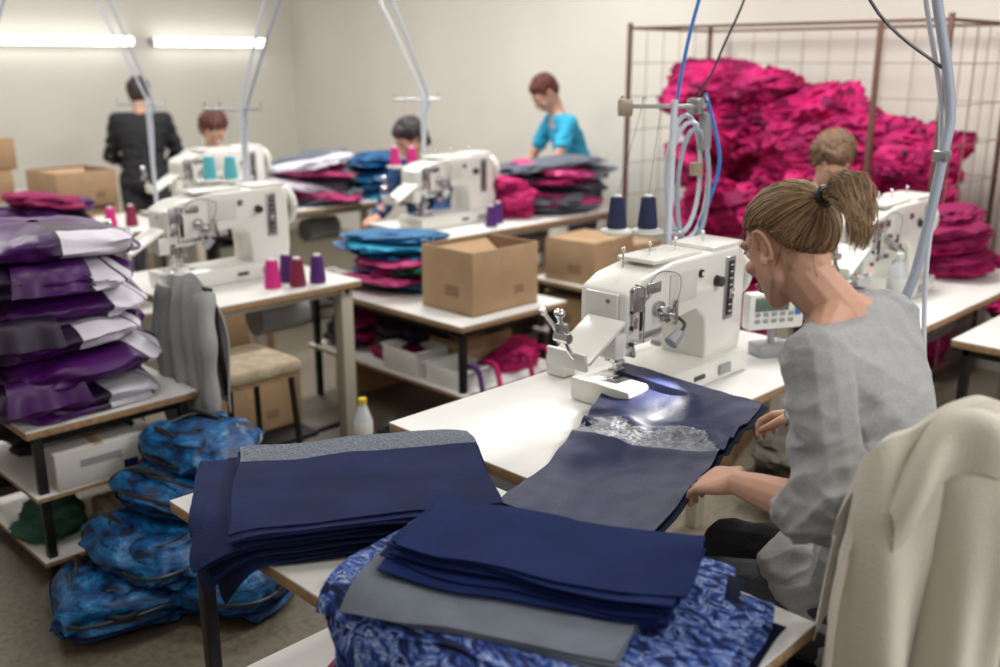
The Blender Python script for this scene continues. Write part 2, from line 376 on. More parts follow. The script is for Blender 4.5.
b.tube([(-1.22,2.50,ZC-.01),(-1.12,2.64,2.1),(-1.04,2.735,1.62),(-1.035,2.73,1.45),(-1.06,2.71,1.15),(-1.09,2.68,.95),(-1.03,2.70,.72),(-.95,2.74,.45),(-.98,2.80,.03)],.014,M['hose'],10,8)
b.tube([(-1.26,2.54,ZC-.01),(-1.14,2.68,2.0),(-1.06,2.75,1.55),(-1.045,2.74,1.1),(-1.0,2.74,.6),(-1.02,2.72,.05)],.007,M['hosew'],8,8)
b.tube([(-1.36,2.45,ZC-.01),(-1.32,2.5,2.2),(-1.22,2.60,1.85),(-1.06,2.72,1.68)],.005,M['dark'],6,8)
b.box((-1.04,2.735,1.45),(.04,.04,.03),M['steel'],.004)
b.obj('hanging_air_hose')
b=MB(); b.box((0,0,.035),(.075,.06,.07),M['mach'],.01); b.cyl((0,0,.07),(0,0,.1),.012,.012,M['steel']); b.tube([(0,0,.09),(-.01,-.02,.15),(-.03,-.05,.2)],.006,M['chrome'],8,4); b.ell((-.03,-.05,.2),.014,M['chrome'],sub=2)
b.obj('bobbin_winder',(-1.86,2.12,.78))
# ------------------------------------------------------------------ lights
def fixture(name,x,y0,y1,z):
    b=MB(); b.span(x-.10,x-.045,y0,y1,z-.03,z+.03,M['greyp'],.006)
    b.cyl((x,y0+.02,z),(x,y1-.02,z),.036,.036,M['tube'],16)
    for y in (y0+.015,y1-.015): b.box((x-.01,y,z),(.06,.03,.05),M['wplast'],.005)
    return b.obj(name)
fixture('wall_tube_light',XB+.10,2.72,4.02,1.86); fixture('wall_tube_light',XB+.10,4.2,5.35,1.86)
def area(name,loc,size,e,col=(1,.99,.965),rot=(0,0,0)):
    l=bpy.data.lights.new(name,'AREA'); l.shape='RECTANGLE'; l.size=size[0]; l.size_y=size[1]; l.energy=e; l.color=col
    o=bpy.data.objects.new(name,l); COL.objects.link(o); o.location=loc; o.rotation_euler=rot; return o
for i,(x,y,e) in enumerate(((-6.6,1.2,50),(-6.4,3.6,58),(-4.6,1.2,50),(-4.4,4.0,84),(-1.9,3.9,78),(-2.0,1.0,22),(.6,2.6,60),(.6,-.8,20))):
    b=MB(); b.span(-.16,.16,-.65,.65,-.07,0,M['wplast'],.01)
    for dx in (-.07,.07): b.cyl((dx,-.6,-.09),(dx,.6,-.09),.016,.016,M['wplast'],12)
    b.obj('ceiling_light_fixture',(x,y,ZC))
    area('ceiling_lamp',(x,y,ZC-.13),(.35,1.3),e)
area('side_fill_light',(1.9,1.6,1.9),(1.6,2.4),46,(.93,.96,1),rot=(0,math.radians(80),0))  # added cool fill to brighten the coat side; no window in this wall
sp=bpy.data.lights.new('machine_lamp','SPOT'); sp.energy=10; sp.spot_size=math.radians(95); sp.spot_blend=.7; sp.shadow_soft_size=.02; sp.color=(1,.96,.88)
o=bpy.data.objects.new('machine_lamp',sp); COL.objects.link(o); o.location=(-1.44,2.09,.955); o.rotation_euler=(Vector((0,0,-1)).rotation_difference(Vector((-.08,-.5,-.6)))).to_euler()
w=bpy.data.worlds.new('world'); SC.world=w; w.use_nodes=True; w.node_tree.nodes['Background'].inputs[0].default_value=(.8,.8,.78,1); w.node_tree.nodes['Background'].inputs[1].default_value=.3
# ------------------------------------------------------------------ cloth stack
def sheetfn(cx,cy,w,h,yaw,z,rect,und,seed,R=.05,edge=.012,curl=0):
    c,s=math.cos(yaw),math.sin(yaw)
    def fn(u,v):
        lx=(u-.5)*w; ly=(v-.5)*h
        lx+=edge*nz((ly*5,seed,0),1)*(abs(u-.5)*2); ly+=edge*nz((lx*5,seed+9,0),1)*(abs(v-.5)*2)
        x=cx+lx*c-ly*s; y=cy+lx*s+ly*c
        zz=z+und*(.5+.5*nz((x*7,y*7,1.3)))+ .0022*nz((x*14,y*14,seed))
        if curl: zz+=curl*max(0,abs(u-.5)*2-.7)*(.6+.5*nz((seed*.15,v*3,0)))
        x0,x1,y0,y1=rect
        ox=max(x0-x,x-x1,0); oy=max(y0-y,y-y1,0)
        od=math.hypot(ox,oy)
        if od>0:
            nx=(-1 if x<x0 else 1)*(ox/od) if ox else 0; ny=(-1 if y<y0 else 1)*(oy/od) if oy else 0
            bx=x-nx*od; by=y-ny*od; rr=R+(z-.78)
            th=min(od/rr,1.38); rest=max(0,od-rr*1.38)
            hz=rr*math.sin(th)+rest*math.cos(1.38); dz=rr*(1-math.cos(th))+rest*math.sin(1.38)
            wv=.010*math.sin((x-y)*32)*min(1,od*6)
            x=bx+nx*(hz+wv); y=by+ny*(hz+wv); zz-=dz
        return (x,y,zz)
    return fn
FT=(-1.90,-.65,.86,1.41)
b=MB()
yaw=math.atan2(.44,.29)
c_,s_=math.cos(yaw),math.sin(yaw)
for i in range(16):
    top=i==15
    cx=-1.532+random.uniform(-.008,.008); cy=1.128+random.uniform(-.008,.008)
    ex=(.08*random.random()+.02 if i<11 else 0)
    fn=sheetfn(cx-c_*ex/2,cy-s_*ex/2,.52+ex,.41,yaw+random.uniform(-.03,.03),.784+i*.0048,FT,.014,i*1.7,curl=.010,R=.03+.006*i)
    if top: mf=lambda u,v:(M['mesh'] if v>.78 else M['navy'])
    else: mf=M['navy'] if i%3 else M['navyd']
    b.sheet(fn,30,27,mf,.0032)
b.obj('navy_fabric_stack')
b=MB()
FT2=(-1.875,-.66,.885,1.40)
base=math.atan2(1.235-1.004,-.774+1.287)
for i in range(15):
    fn=sheetfn(-.955+.05*math.sin(i*2.1),1.045+.03*math.cos(i*1.7),.60,.40-.03*math.sin(i*.9),base-.12+.12*math.sin(i*1.3)+random.uniform(-.05,.05),.784+i*.0042,FT2,.016,i*2.3,edge=.03,curl=.016,R=.03)
    b.sheet(fn,28,20,M['patt'] if i%4 else M['navyd'],.003)
z=.784+15*.0042
for i in range(3):
    fn=sheetfn(-1.0,.985,.47,.215,base-.08+.03*i,z+i*.0045,FT2,.016,50+i,edge=.012,R=.03,curl=.01)
    b.sheet(fn,26,16,M['greyf'],.0032)
z+=3*.0045
for i in range(8):
    fn=sheetfn(-1.005+.012*math.sin(i*2),1.088+.005*i,.49,.20+.025*math.sin(i*1.3),base-.02+.05*math.sin(i*1.9),z+i*.0050,FT2,.016,70+i,edge=.02,curl=.03,R=.03)
    b.sheet(fn,26,14,M['navy2'],.0032)
b.obj('blue_print_fabric_stack')
# ------------------------------------------------------------------ soft lumps
def lump(b,c,size,rot,mats,seed,sub=4,amp=.12,pw=.75,k=3.0,part=None,fold=(1,1,1),fine=.35):
    bm=bmesh.new(); bmesh.ops.create_icosphere(bm,subdivisions=sub,radius=1)
    X=Matrix.Translation(c)@Euler(rot).to_matrix().to_4x4()
    loc=[]
    for v in bm.verts:
        p=v.co.copy(); f=(p.x*fold[0],p.y*fold[1],p.z*fold[2])
        q=Vector([math.copysign(abs(t)**pw,t) for t in p])
        d=amp*nz(p,k*.5,seed)+amp*.8*(ridge(f,k*.9,seed)-.5)+amp*fine*(ridge(f,k*2.1,seed+5)-.5)
        q=q*(1+d); q=Vector((q.x*size[0],q.y*size[1],q.z*size[2]*(1+.6*nz((p.x*2,p.y*2,seed),1))))
        loc.append(p); v.co=q
    o=len(b.v)
    bm.verts.index_update()
    for v in bm.verts: b.v.append(X@v.co)
    for f in bm.faces:
        cen=sum((loc[v.index] for v in f.verts),Vector())/3
        m=part(cen,seed) if part else mats[0]
        b.f.append([o+v.index for v in f.verts]); b.mi.append(b.idx(m))
    bm.free()
def bag(b,c,a,bb,h,rot,seed,matf,NU=120,NV=26,pw=.55,cr=.10,zr=.2):
    X=Matrix.Translation(c)@Euler(rot).to_matrix().to_4x4(); vs=[];fs=[];ms=[]
    for j in range(NV+1):
        ph=-math.pi/2+math.pi*j/NV
        R=max(.001,math.cos(ph))**.40; zz=math.copysign(abs(math.sin(ph))**.85,math.sin(ph))
        for i in range(NU):
            th=2*math.pi*i/NU; ct,st=math.cos(th),math.sin(th)
            sx=math.copysign(abs(ct)**pw,ct); sy=math.copysign(abs(st)**pw,st)
            side=math.cos(ph)
            wr=cr*side*(ridge((ct*1.6,st*1.6,zz*1.3),1.0,seed)-.45)+cr*.4*side*math.sin(zz*5+4*nz((ct,st,0),1.6,seed))+cr*.9*nz((ct,st,zz*.4),1.4,seed+3)
            x=a*sx*R*(1+wr); y=bb*sy*R*(1+wr)
            z=h*zz*(1+.35*nz((x*6,y*6,seed),1))+h*.35*side*nz((ct*2,st*2,seed),1)+zr*h*(ridge((x*5,y*9,0),1,seed)-.5)*(1 if zz>0 else 0)*R
            z-=h*.45*max(0,R-.8)*4*(.3+.5*abs(nz((ct*1.5,st*1.5,seed+2),1)))*(1 if zz>0 else .2)
            vs.append(X@Vector((x,y,z)))
    for j in range(NV):
        for i in range(NU):
            i2=(i+1)%NU; fs.append((j*NU+i,j*NU+i2,(j+1)*NU+i2,(j+1)*NU+i)); ms.append(matf(2*math.pi*(i+.5)/NU,-math.pi/2+math.pi*(j+.5)/NV))
    b.raw(vs,fs,ms)
b=MB()
z=.565
specs=[(.062,32,30,-110,25),(.057,44,26,170,30),(.060,22,22,-60,14),(.057,38,26,-120,22),(.058,26,18,-30,14),(.052,20,24,60,3)]
for i,(hh,wc,ww,dc,dw) in enumerate(specs):
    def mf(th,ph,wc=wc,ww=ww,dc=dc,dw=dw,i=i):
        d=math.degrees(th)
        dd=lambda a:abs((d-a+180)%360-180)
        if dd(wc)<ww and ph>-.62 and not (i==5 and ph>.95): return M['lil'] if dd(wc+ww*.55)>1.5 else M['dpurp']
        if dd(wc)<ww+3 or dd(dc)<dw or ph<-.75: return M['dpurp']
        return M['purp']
    off=.03*math.sin(i*2.6)
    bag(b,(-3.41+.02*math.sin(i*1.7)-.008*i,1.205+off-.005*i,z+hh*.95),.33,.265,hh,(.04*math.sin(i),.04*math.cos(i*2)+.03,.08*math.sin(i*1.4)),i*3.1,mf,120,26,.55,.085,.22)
    z+=hh*1.72
def flap(b,x,y,z,ln,wd,yaw,m,seed):
    c,s=math.cos(yaw),math.sin(yaw)
    def fn(u,v):
        a=(v-.5)*wd*(1+.2*u); r=u*ln
        th=min(r/.05,1.3); rest=max(0,r-.05*1.3)
        d=.05*math.sin(th)+rest*math.cos(1.3); dz=.05*(1-math.cos(th))+rest*math.sin(1.3)
        d+=.010*math.sin(v*14+seed)*u
        return (x+c*d-s*a,y+s*d+c*a,z-dz+.006*nz((u*3,v*4,seed)))
    b.sheet(fn,12,14,m,.004)
for i,(xx,yy,zz,m,ya) in enumerate(((-3.13,1.05,.72,'purp',0),(-3.14,1.0,.92,'dpurp',-.2),(-3.3,.96,.80,'purp',-1.4),(-3.4,.96,1.0,'dpurp',-1.5),(-3.16,1.12,1.08,'purp',0))):
    flap(b,xx,yy,zz,.12,.22,ya,M[m],i)
b.obj('purple_bag_pile')
# turquoise backpacks
b=MB()
def backpack(b,c,size,rot,seed):
    X=Matrix.Translation(c)@Euler(rot).to_matrix().to_4x4()
    bag(b,c,size[0],size[1],size[2],rot,seed,lambda th,ph:M['navyd'] if ph<-.6 else M['tealb'],90,20,.6,.12,.4)
    pc=X@Vector((size[0]*.15,-size[1]*.1,size[2]*.62))
    bag(b,pc,size[0]*.6,size[1]*.66,size[2]*.6,rot,seed+2,lambda th,ph:M['tealb'],60,14,.6,.10,.3)
    def ring(sx,sy,zz,r,m):
        pts=[]
        for i in range(49):
            a=2*math.pi*i/48; ca,sa=math.cos(a),math.sin(a)
            pts.append(X@Vector((size[0]*sx*math.copysign(abs(ca)**.6,ca),size[1]*sy*math.copysign(abs(sa)**.6,sa),zz+.006*math.sin(a*3+seed))))
        b.tube(pts,r,m,6)
    ring(1.02,1.02,size[2]*.2,.006,M['dark']); ring(.99,.99,-size[2]*.35,.005,M['navy2']); ring(.62,.68,size[2]*1.0,.005,M['dark'])
    for sy in (-1,1):
        b.tube([X@Vector((-size[0]*.8,sy*size[1]*.4,-size[2])),X@Vector((-size[0]*1.1,sy*size[1]*.5,0)),X@Vector((-size[0]*.7,sy*size[1]*.5,size[2]*1.0)),X@Vector((0,sy*size[1]*.55,size[2]*1.05))],.011,M['dark'],8,6)
    b.tube([X@Vector((size[0]*.95,-.04,size[2]*.3)),X@Vector((size[0]*1.18,0,size[2]*.5)),X@Vector((size[0]*.95,.04,size[2]*.3))],.007,M['dark'],8,6)
for i,(x,y,zz,sx,sy,sz,rx,ry,rz) in enumerate(((-2.79,1.08,.085,.20,.19,.075,0,0,-.3),(-2.62,1.38,.085,.19,.18,.075,0,.05,.5),(-2.78,1.24,.225,.21,.20,.065,.08,.14,.2),(-2.82,1.36,.34,.20,.18,.06,-.08,.16,.6),(-2.88,1.45,.45,.19,.16,.055,.12,.05,.1))):
    backpack(b,(x,y,zz),(sx,sy,sz),(rx,ry,rz),i*4.3)
b.obj('turquoise_backpack_pile')
# magenta piles
b=MB()
def kpart(p,s):
    n=nz(p,1.0,s)
    if n>.22: return M['pinkd']
    if n<-.36 and int(s)%4==0: return M['blacks']
    return M['pink']
rr=random.Random(3)
for i in range(9): lump(b,(-3.30+.155*i,5.30,.62-.02*i),(.22,.16,.62-.03*i),(0,0,0),[M['pinkd']],i*2.2,4,.2,.7,3)
for i in range(165):
    x=rr.uniform(-3.44,-2.05); y=rr.uniform(5.0,5.32)
    t=(x+3.55)/1.6
    hmax=1.60-.40*max(0,t-.35)/.65-.22*max(0,.10-t)/.1
    z=rr.uniform(.12,hmax)
    if rr.random()<.38: z=hmax*rr.uniform(.82,1)
    lump(b,(x,y,z),(rr.uniform(.12,.22),rr.uniform(.12,.2),rr.uniform(.06,.10)),(rr.uniform(-.4,.4),rr.uniform(-.7,.7),rr.uniform(-1.5,1.5)),None,i*1.37,4,.22,.75,2.2,kpart,(1,1.2,1.4),.7)
b.obj('magenta_bag_pile')
b=MB()
for i in range(44):
    x=rr.uniform(-1.45,-.35); y=rr.uniform(4.98,5.35); z=rr.uniform(.12,1.24)
    lump(b,(x,y,z),(rr.uniform(.16,.24),rr.uniform(.14,.2),rr.uniform(.07,.1)),(rr.uniform(-.4,.4),rr.uniform(-.5,.5),rr.uniform(0,3)),None,i*1.37+.5,4,.22,.8,2.1,kpart,(1,1.1,1.3),.6)
b.obj('magenta_bag_heap')
# cage
b=MB()
X0,X1,Y0,Y1,H=-3.68,-1.84,4.76,5.6,1.88
for x in (X0,X1):
    for y in (Y0,Y1): b.span(x-.012,x+.012,y-.012,y+.012,0,H+.03,M['rust'],.003)
for z in (H,.12):
    for y in (Y0,Y1): b.span(X0,X1,y-.007,y+.007,z-.008,z+.008,M['rust'],.002)
    for x in (X0,X1): b.span(x-.007,x+.007,Y0,Y1,z-.008,z+.008,M['rust'],.002)
n=11
for i in range(1,n): b.cyl((X0+(X1-X0)*i/n,Y1-.02,.12),(X0+(X1-X0)*i/n,Y1-.02,H),.0026,.0026,M['wire'],6)
for i in range(1,9): b.cyl((X0,Y1-.025,.12+(H-.12)*i/9),(X1,Y1-.025,.12+(H-.12)*i/9),.0026,.0026,M['wire'],6)
for x in (X0,X1):
    for i in range(1,5): b.cyl((x,Y0+(Y1-Y0)*i/5,.12),(x,Y0+(Y1-Y0)*i/5,H),.0026,.0026,M['wire'],6)
    for i in range(1,9): b.cyl((x,Y0,.12+(H-.12)*i/9),(x,Y1,.12+(H-.12)*i/9),.0026,.0026,M['wire'],6)
b.span(-2.18,-2.155,Y0-.015,Y0+.01,0,H,M['rust'],.003)
b.obj('wire_cage')
# ------------------------------------------------------------------ cartons
def carton(name,x,y,z,sx,sy,sz,rz=0,opened=True,m='card'):
    b=MB(); t=.006; C=M[m]; I=M['cardd'] if m=='card' else M[m]
    b.box((0,0,t/2),(sx,sy,t),C,0)
    for s in (-1,1):
        b.box((s*(sx/2-t/2),0,sz/2),(t,sy,sz),C,.001); b.box((0,s*(sy/2-t/2),sz/2),(sx-2*t,t,sz),C,.001)
        b.box((s*(sx/2-1.5*t),0,sz/2),(t*.5,sy-2*t,sz-.004),I,0); b.box((0,s*(sy/2-1.5*t),sz/2),(sx-3*t,t*.5,sz-.004),I,0)
    if opened:
        b.box((-sx*.30,0,sz-.05),(sx*.36,sy*.9,.004),C,0,rot=(0,.5,0)); b.box((sx*.3,0,sz-.06),(sx*.3,sy*.9,.004),I,0,rot=(0,-.6,0))
    else:
        b.box((0,0,sz-.002),(sx,sy,.004),C,.001); b.box((0,0,sz+.0006),(sx,.05,.001),M['tape'],0)
    b.box((sx/2+.0006,0,sz*.85),(.001,.05,sz*.3),M['tape'],0)
    b.box((sx/2+.0008,sy*.2,sz*.3),(.001,.06,.04),M['cardd'],0); b.box((sx*.1,-sy/2-.0008,sz*.35),(.09,.001,.05),M['cardd'],0)
    return b.obj(name,(x,y,z),rz)
for a in ((-3.20,3.07,.60,.34,.42,.29,.0),(-3.50,4.22,.50,.34,.38,.24,.08,False),(-3.48,4.55,.50,.3,.24,.18,.0,False),(-7.1,2.05,.78,.45,.5,.22,.05,False),(-7.1,2.10,1.002,.4,.5,.20,.0,False),
  (-6.5,2.5,0,.45,.45,.8,.2,False),(-6.45,2.52,.801,.4,.4,.22,.1,True),(-4.75,1.75,0,.4,.5,.45,.3,False),(-4.72,1.78,.452,.38,.45,.25,.1,True),(-4.7,2.55,.0,.4,.4,.5,.0,False),
  (-3.72,2.05,.12,.3,.5,.24,.0,False),(-4.2,4.35,.12,.3,.5,.3,.0,False),(-3.35,3.14,.28,.22,.36,.14,.0,True),(-4.05,3.1,0,.2,.4,.22,0,False),(-2.3,3.6,0,.4,.4,.3,.3,True),(-5.5,1.5,.3,.4,.4,.25,0,False),(-5.5,2.15,.3,.4,.4,.3,0,False),(-3.6,4.35,.2,.3,.5,.2,0,False),(-2.80,2.14,0,.24,.24,.21,.1,False)):
    carton('cardboard_box',*a)
b=MB(); b.box((0,0,.065),(.14,.30,.13),M['whitebox'],.003); b.box((.071,0,.08),(.001,.14,.025),M['greyp'],0); b.box((.071,.1,.035),(.001,.05,.03),M['navy2'],0); b.box((0,0,.1305),(.138,.03,.001),M['tape'],0)
b.obj('white_carton',(-3.17,1.20,.33),0)
b=MB()
for i in range(7):
    for j in range(5): b.ell((-.08+.04*j,-.13+.043*i,.08),(.018,.019,.012),M['tan'],sub=1)
b.box((0,0,.04),(.2,.3,.08),M['tan'],.005); b.obj('egg_tray_stack',(-3.22,1.38,.10))
# ------------------------------------------------------------------ folded fabrics
def fold_pile(name,cx,cy,z0,w,h,mats,n,dz=.022,seed=0,messy=.03):
    b=MB(); r=random.Random(seed); z=z0+dz*.5
    for i in range(n):
        m=mats[i%len(mats)] if seed%2 else r.choice(mats)
        lump(b,(cx+r.uniform(-messy,messy),cy+r.uniform(-messy,messy),z+dz*.35),(w/2*r.uniform(.75,1.05),h/2*r.uniform(.75,1.05),dz*r.uniform(.9,1.3)),(r.uniform(-.14,.14),r.uniform(-.16,.16),r.uniform(-.6,.6)),[m],i*2.1+seed,4,.19,.65,2.6)
        z+=dz*1.3
    return b.obj(name)
P=M
fold_pile('folded_fabric_pile',-3.74,3.03,.60,.48,.46,[P['green'],P['pinkl'],P['teal'],P['tealb'],P['pinkd'],P['green'],P['pinkl'],P['tealb'],P['cyanf'],P['teal']],10,.020,1,.05)
fold_pile('folded_fabric_pile',-4.15,4.62,.78,.5,.62,[P['pinkd'],P['greyf'],P['pinkl'],P['greyf'],P['greyf']],9,.026,3,.05)
fold_pile('magenta_bag',-4.1,4.22,.78,.28,.24,[P['pink']],5,.032,4,.04)
fold_pile('folded_fabric_pile',-5.55,3.75,.78,.6,.5,[P['greyf'],P['pinkl'],P['pinkd'],P['lil']],9,.026,5,.06)
fold_pile('blue_fabric_pile',-5.5,4.25,.78,.5,.4,[P['cyanf'],P['tealb']],7,.03,6)
fold_pile('magenta_bag',-7.2,1.62,.78,.4,.3,[P['pink'],P['pinkd']],6,.04,8)
fold_pile('magenta_bag',-5.6,2.05,.78,.5,.40,[P['pinkd'],P['dpurp'],P['purp']],4,.035,9)
fold_pile('magenta_bag',-3.62,2.98,.28,.35,.4,[P['pinkd'],P['blacks'],P['dpurp']],3,.04,11)
fold_pile('magenta_bag',-3.10,3.2,.28,.2,.28,[P['pink']],2,.04,12)
fold_pile('dark_bag',-3.95,2.98,.28,.3,.4,[P['blacks'],P['pinkd']],4,.035,13)
fold_pile('magenta_bag',-1.62,4.42,.78,.38,.4,[P['pink'],P['pinkd']],6,.034,14,.04)
fold_pile('red_fabric_pile',-1.35,1.05,.30,.5,.32,[P['pinkd']],3,.03,15)
fold_pile('dark_bag',-2.55,2.95,0,.35,.4,[P['blacks'],P['olive']],3,.05,16)
fold_pile('dark_bag',-4.2,1.3,0,.4,.5,[P['blacks'],P['navyd'],P['dpurp']],5,.05,17)
fold_pile('green_cloth',-3.3,1.08,.10,.25,.2,[P['green']],2,.03,18)
fold_pile('dark_bag',-3.55,1.25,.33,.3,.45,[P['blacks'],P['dpurp']],3,.03,19)
fold_pile('dark_bag',-2.9,3.1,0,.3,.5,[P['navyd'],P['blacks']],3,.04,21)
fold_pile('dark_bag',-1.65,3.3,0,.4,.4,[P['blacks'],P['olive']],4,.05,23)
fold_pile('magenta_bag',-.7,3.15,0,.4,.35,[P['pink'],P['pinkl']],4,.06,24,.05)
fold_pile('dark_bag',-3.0,2.50,0,.35,.26,[P['blacks'],P['navyd']],3,.05,25)
fold_pile('dark_bag',-2.4,2.45,0,.3,.3,[P['olive'],P['blacks']],2,.05,27)
def cones(name,lst,h=.13,r=.034):
    for (x,y,z,m) in lst:
        b=MB(); cone(b,(0,0,0),m,h,r); b.obj(name,(x,y,z))
cones('thread_cone',[(-3.47,2.13,.78,M['tpink']),(-3.42,2.22,.78,M['tmar']),(-3.53,2.24,.78,M['tpurp']),(-3.42,2.32,.78,M['tpurp']),(-4.0,3.98,.78,M['tpurp']),(-3.93,3.86,.78,M['tpurp']),(-5.4,2.3,.78,M['tpink']),(-5.4,2.42,.78,M['tmar']),(-5.36,1.5,.78,M['tpink']),(-5.36,1.64,.78,M['tmar']),(-5.4,3.42,.78,M['tpink'])])
def tray(name,x,y,z,sx,sy,sz,m):
    b=MB(); t=.004
    b.box((0,0,t/2),(sx,sy,t),m,0)
    for s in (-1,1): b.box((s*sx/2,0,sz/2),(t,sy,sz),m,.001); b.box((0,s*sy/2,sz/2),(sx,t,sz),m,.001); b.box((s*(sx/2+.006),0,sz),(.016,sy+.02,.005),m,.001)
    return b.obj(name,(x,y,z))
tray('plastic_tray',-3.12,2.86,.28,.24,.2,.09,M['wplast']); tray('plastic_tray',-3.42,2.85,.28,.24,.2,.12,M['wplast']); tray('plastic_tray',-4.05,2.82,.60,.14,.16,.06,M['wplast'])
def bottle(name,x,y,z,liq,cap,h=.24,r=.034):
    b=MB(); b.lathe([(0,0),(r*.9,0),(r,.01),(r,h*.35),(r*.93,h*.4),(r,h*.45),(r,h*.65),(r*.5,h*.85),(r*.38,h*.9),(r*.38,h*.93)],(0,0,0),[liq,liq,liq,liq,liq,M['wplast'],M['clear'],M['clear'],M['clear']],20)
    b.cyl((0,0,h*.92),(0,0,h),r*.45,r*.45,cap,14); b.obj(name,(x,y,z))
bottle('drink_bottle',-2.84,2.10,.212,M['yell'],M['yell'],.25,.036)
bottle('water_bottle',-1.42,3.46,.78,M['clear'],M['wplast'],.25,.035)
b=MB()
for k,(x,y) in enumerate(((-2.94,2.95),(-2.93,3.15),(-2.94,3.3),(-2.95,2.85))):
    m=M['pink'] if k!=3 else M['tpurp']
    b.tube([(x-.15,y,.36),(x-.02,y-.02,.38),(x+.05,y-.04,.25),(x+.08,y+.05,.08),(x+.02,y+.12,.02),(x-.1,y+.16,.02)],.012,m,6,6)
b.obj('pink_straps')
b=MB(); b.cyl((0,0,0),(0,0,.02),.05,.045,M['wplast'],20); b.tube([(0,0,.02),(-.02,.0,.2),(-.09,.0,.33)],.007,M['wplast'],8,6); b.cyl((-.12,0,.34),(-.05,0,.33),.06,.06,M['wplast'],20)
b.obj('desk_lamp',(-.95,3.72,.74))
b=MB(); b.span(-.08,.08,-.15,.15,0,.05,M['greyf'],.01); b.span(-.05,.05,-.1,.1,.05,.09,M['wplast'],.01); b.obj('small_toolbox',(-.75,4.05,.74))
# ------------------------------------------------------------------ chairs
b=MB()
b.box((-.02,.01,.575),(.34,.34,.06),M['tan'],.025,seg=3); b.box((-.02,.01,.545),(.32,.32,.02),M['ply'],.003)
for sx in (-1,1):
    for sy in (-1,1): b.tube([(sx*.13,sy*.13,.54),(sx*.16,sy*.155,0)],.012,M['blk'],8)
for sx in (-1,1): b.tube([(sx*.145,-.145,.25),(sx*.145,.145,.25)],.008,M['blk'],6)
b.tube([(-.15,-.15,.54),(-.16,-.18,.8),(-.15,-.185,.93),(.15,-.185,.93),(.16,-.18,.8),(.15,-.15,.54)],.010,M['blk'],8)
b.obj('padded_stool_chair',(-3.19,1.80,0))
# grey jacket draped over the chair back, with hanging sleeves and loose folds
b=MB()
def jacket(u,v):
    t=v*2-1; s=(u-.5)*2; a=abs(t)
    z=.965-a**1.1*(.62 if t<0 else .42)-.05*abs(s)**2+.012*math.sin(s*5)
    hw=.165*(1+.20*a)
    f=.026*abs(math.sin(s*5+1.2*t))+.010*math.sin(s*13+t*3)
    y=1.612+.024*math.tanh(t*6)+(-f if t<0 else f*.5)*min(1,a*2.5)
    if t<0: z+=.035*math.sin(s*4+1)*a
    return (-3.19+hw*s+.012*math.sin(t*5),y,z)
b.sheet(jacket,56,50,M['greyk'],.006)
b.tube([(-3.05,1.60,.92),(-3.01,1.575,.80),(-3.015,1.575,.62),(-3.03,1.585,.42)],lambda t:.034-.008*t+.004*math.sin(t*18),M['greyk'],12,8)
b.tube([(-3.33,1.60,.91),(-3.37,1.58,.78),(-3.36,1.575,.60),(-3.35,1.585,.38)],lambda t:.034-.008*t+.004*math.sin(t*16),M['greyk'],12,8)
b.obj('grey_jacket')
# office chair
YAWC=-math.radians(42)
cx,cy=-.715,1.69
b=MB()
b.box((0,0,.505),(.40,.40,.07),M['dark'],.03,seg=3); b.cyl((0,0,.14),(0,0,.47),.028,.028,M['steel'])
for i in range(5):
    a=i*2*math.pi/5+.3; b.tube([(0,0,.14),(.28*math.cos(a),.28*math.sin(a),.075)],.018,M['dark'],8); b.ell((.28*math.cos(a),.28*math.sin(a),.03),(.03,.03,.03),M['dark'],sub=2)
b.tube([(.12,0,.46),(.24,0,.5),(.275,0,.7)],.018,M['dark'],8,5)
b.box((.28,0,.86),(.03,.22,.38),M['dark'],.014,seg=3)
b.obj('office_chair',(cx,cy,0),YAWC)
b=MB()
ca,sa=math.cos(YAWC),math.sin(YAWC)
def coatfn(u,v):
    s=(u-.5)*2
    if v<.22: t=1-v/.22; side=-1; drop=t*.30
    else: t=(v-.22)/.78; side=1; drop=t*1.02
    topz=1.19-.12*abs(s)**1.8+.03*s+.014*math.sin(s*6)
    hw=.132*(1+.62*(drop**.7))
    an=s*1.25
    y=hw*math.sin(an)/math.sin(1.25)
    prof=.042*min(1,drop*10)**.6
    wrap=.05*(1-math.cos(an))*(1 if side>0 else .2)
    xx=.282+side*prof-wrap*(.6+.6*drop)+(.05*drop if side>0 else 0)
    if side>0:
        g=min(1,drop*2.5+.12)
        f1=abs(math.sin(s*4.3+.9*drop+.5))**.7; f2=math.sin(s*13+3-2.5*drop)
        xx+=(.070*(f1-.5)+.014*f2)*g + .014*nz((s*2,drop*5,4))
        y+=.014*math.sin(drop*7+s*3)
    z=topz-drop+.012*nz((s*3,drop*3,1))
    return (cx+xx*ca-y*sa, cy+xx*sa+y*ca, z)
b.sheet(coatfn,100,84,M['coat'],.010)
def loc2(x,y,z): return (cx+x*ca-y*sa,cy+x*sa+y*ca,z)
def collar(u,v):
    s=(u-.5)*2; t=v
    y=s*.11; x=.305+.05*math.sin(t*2.4)+.01*math.sin(s*6); z=1.185-.12*abs(s)**2+.03*s+.035*math.sin(t*math.pi)-.085*t
    return loc2(x,y,z)
b.sheet(collar,30,12,M['coat'],.010)
b.obj('offwhite_coat')
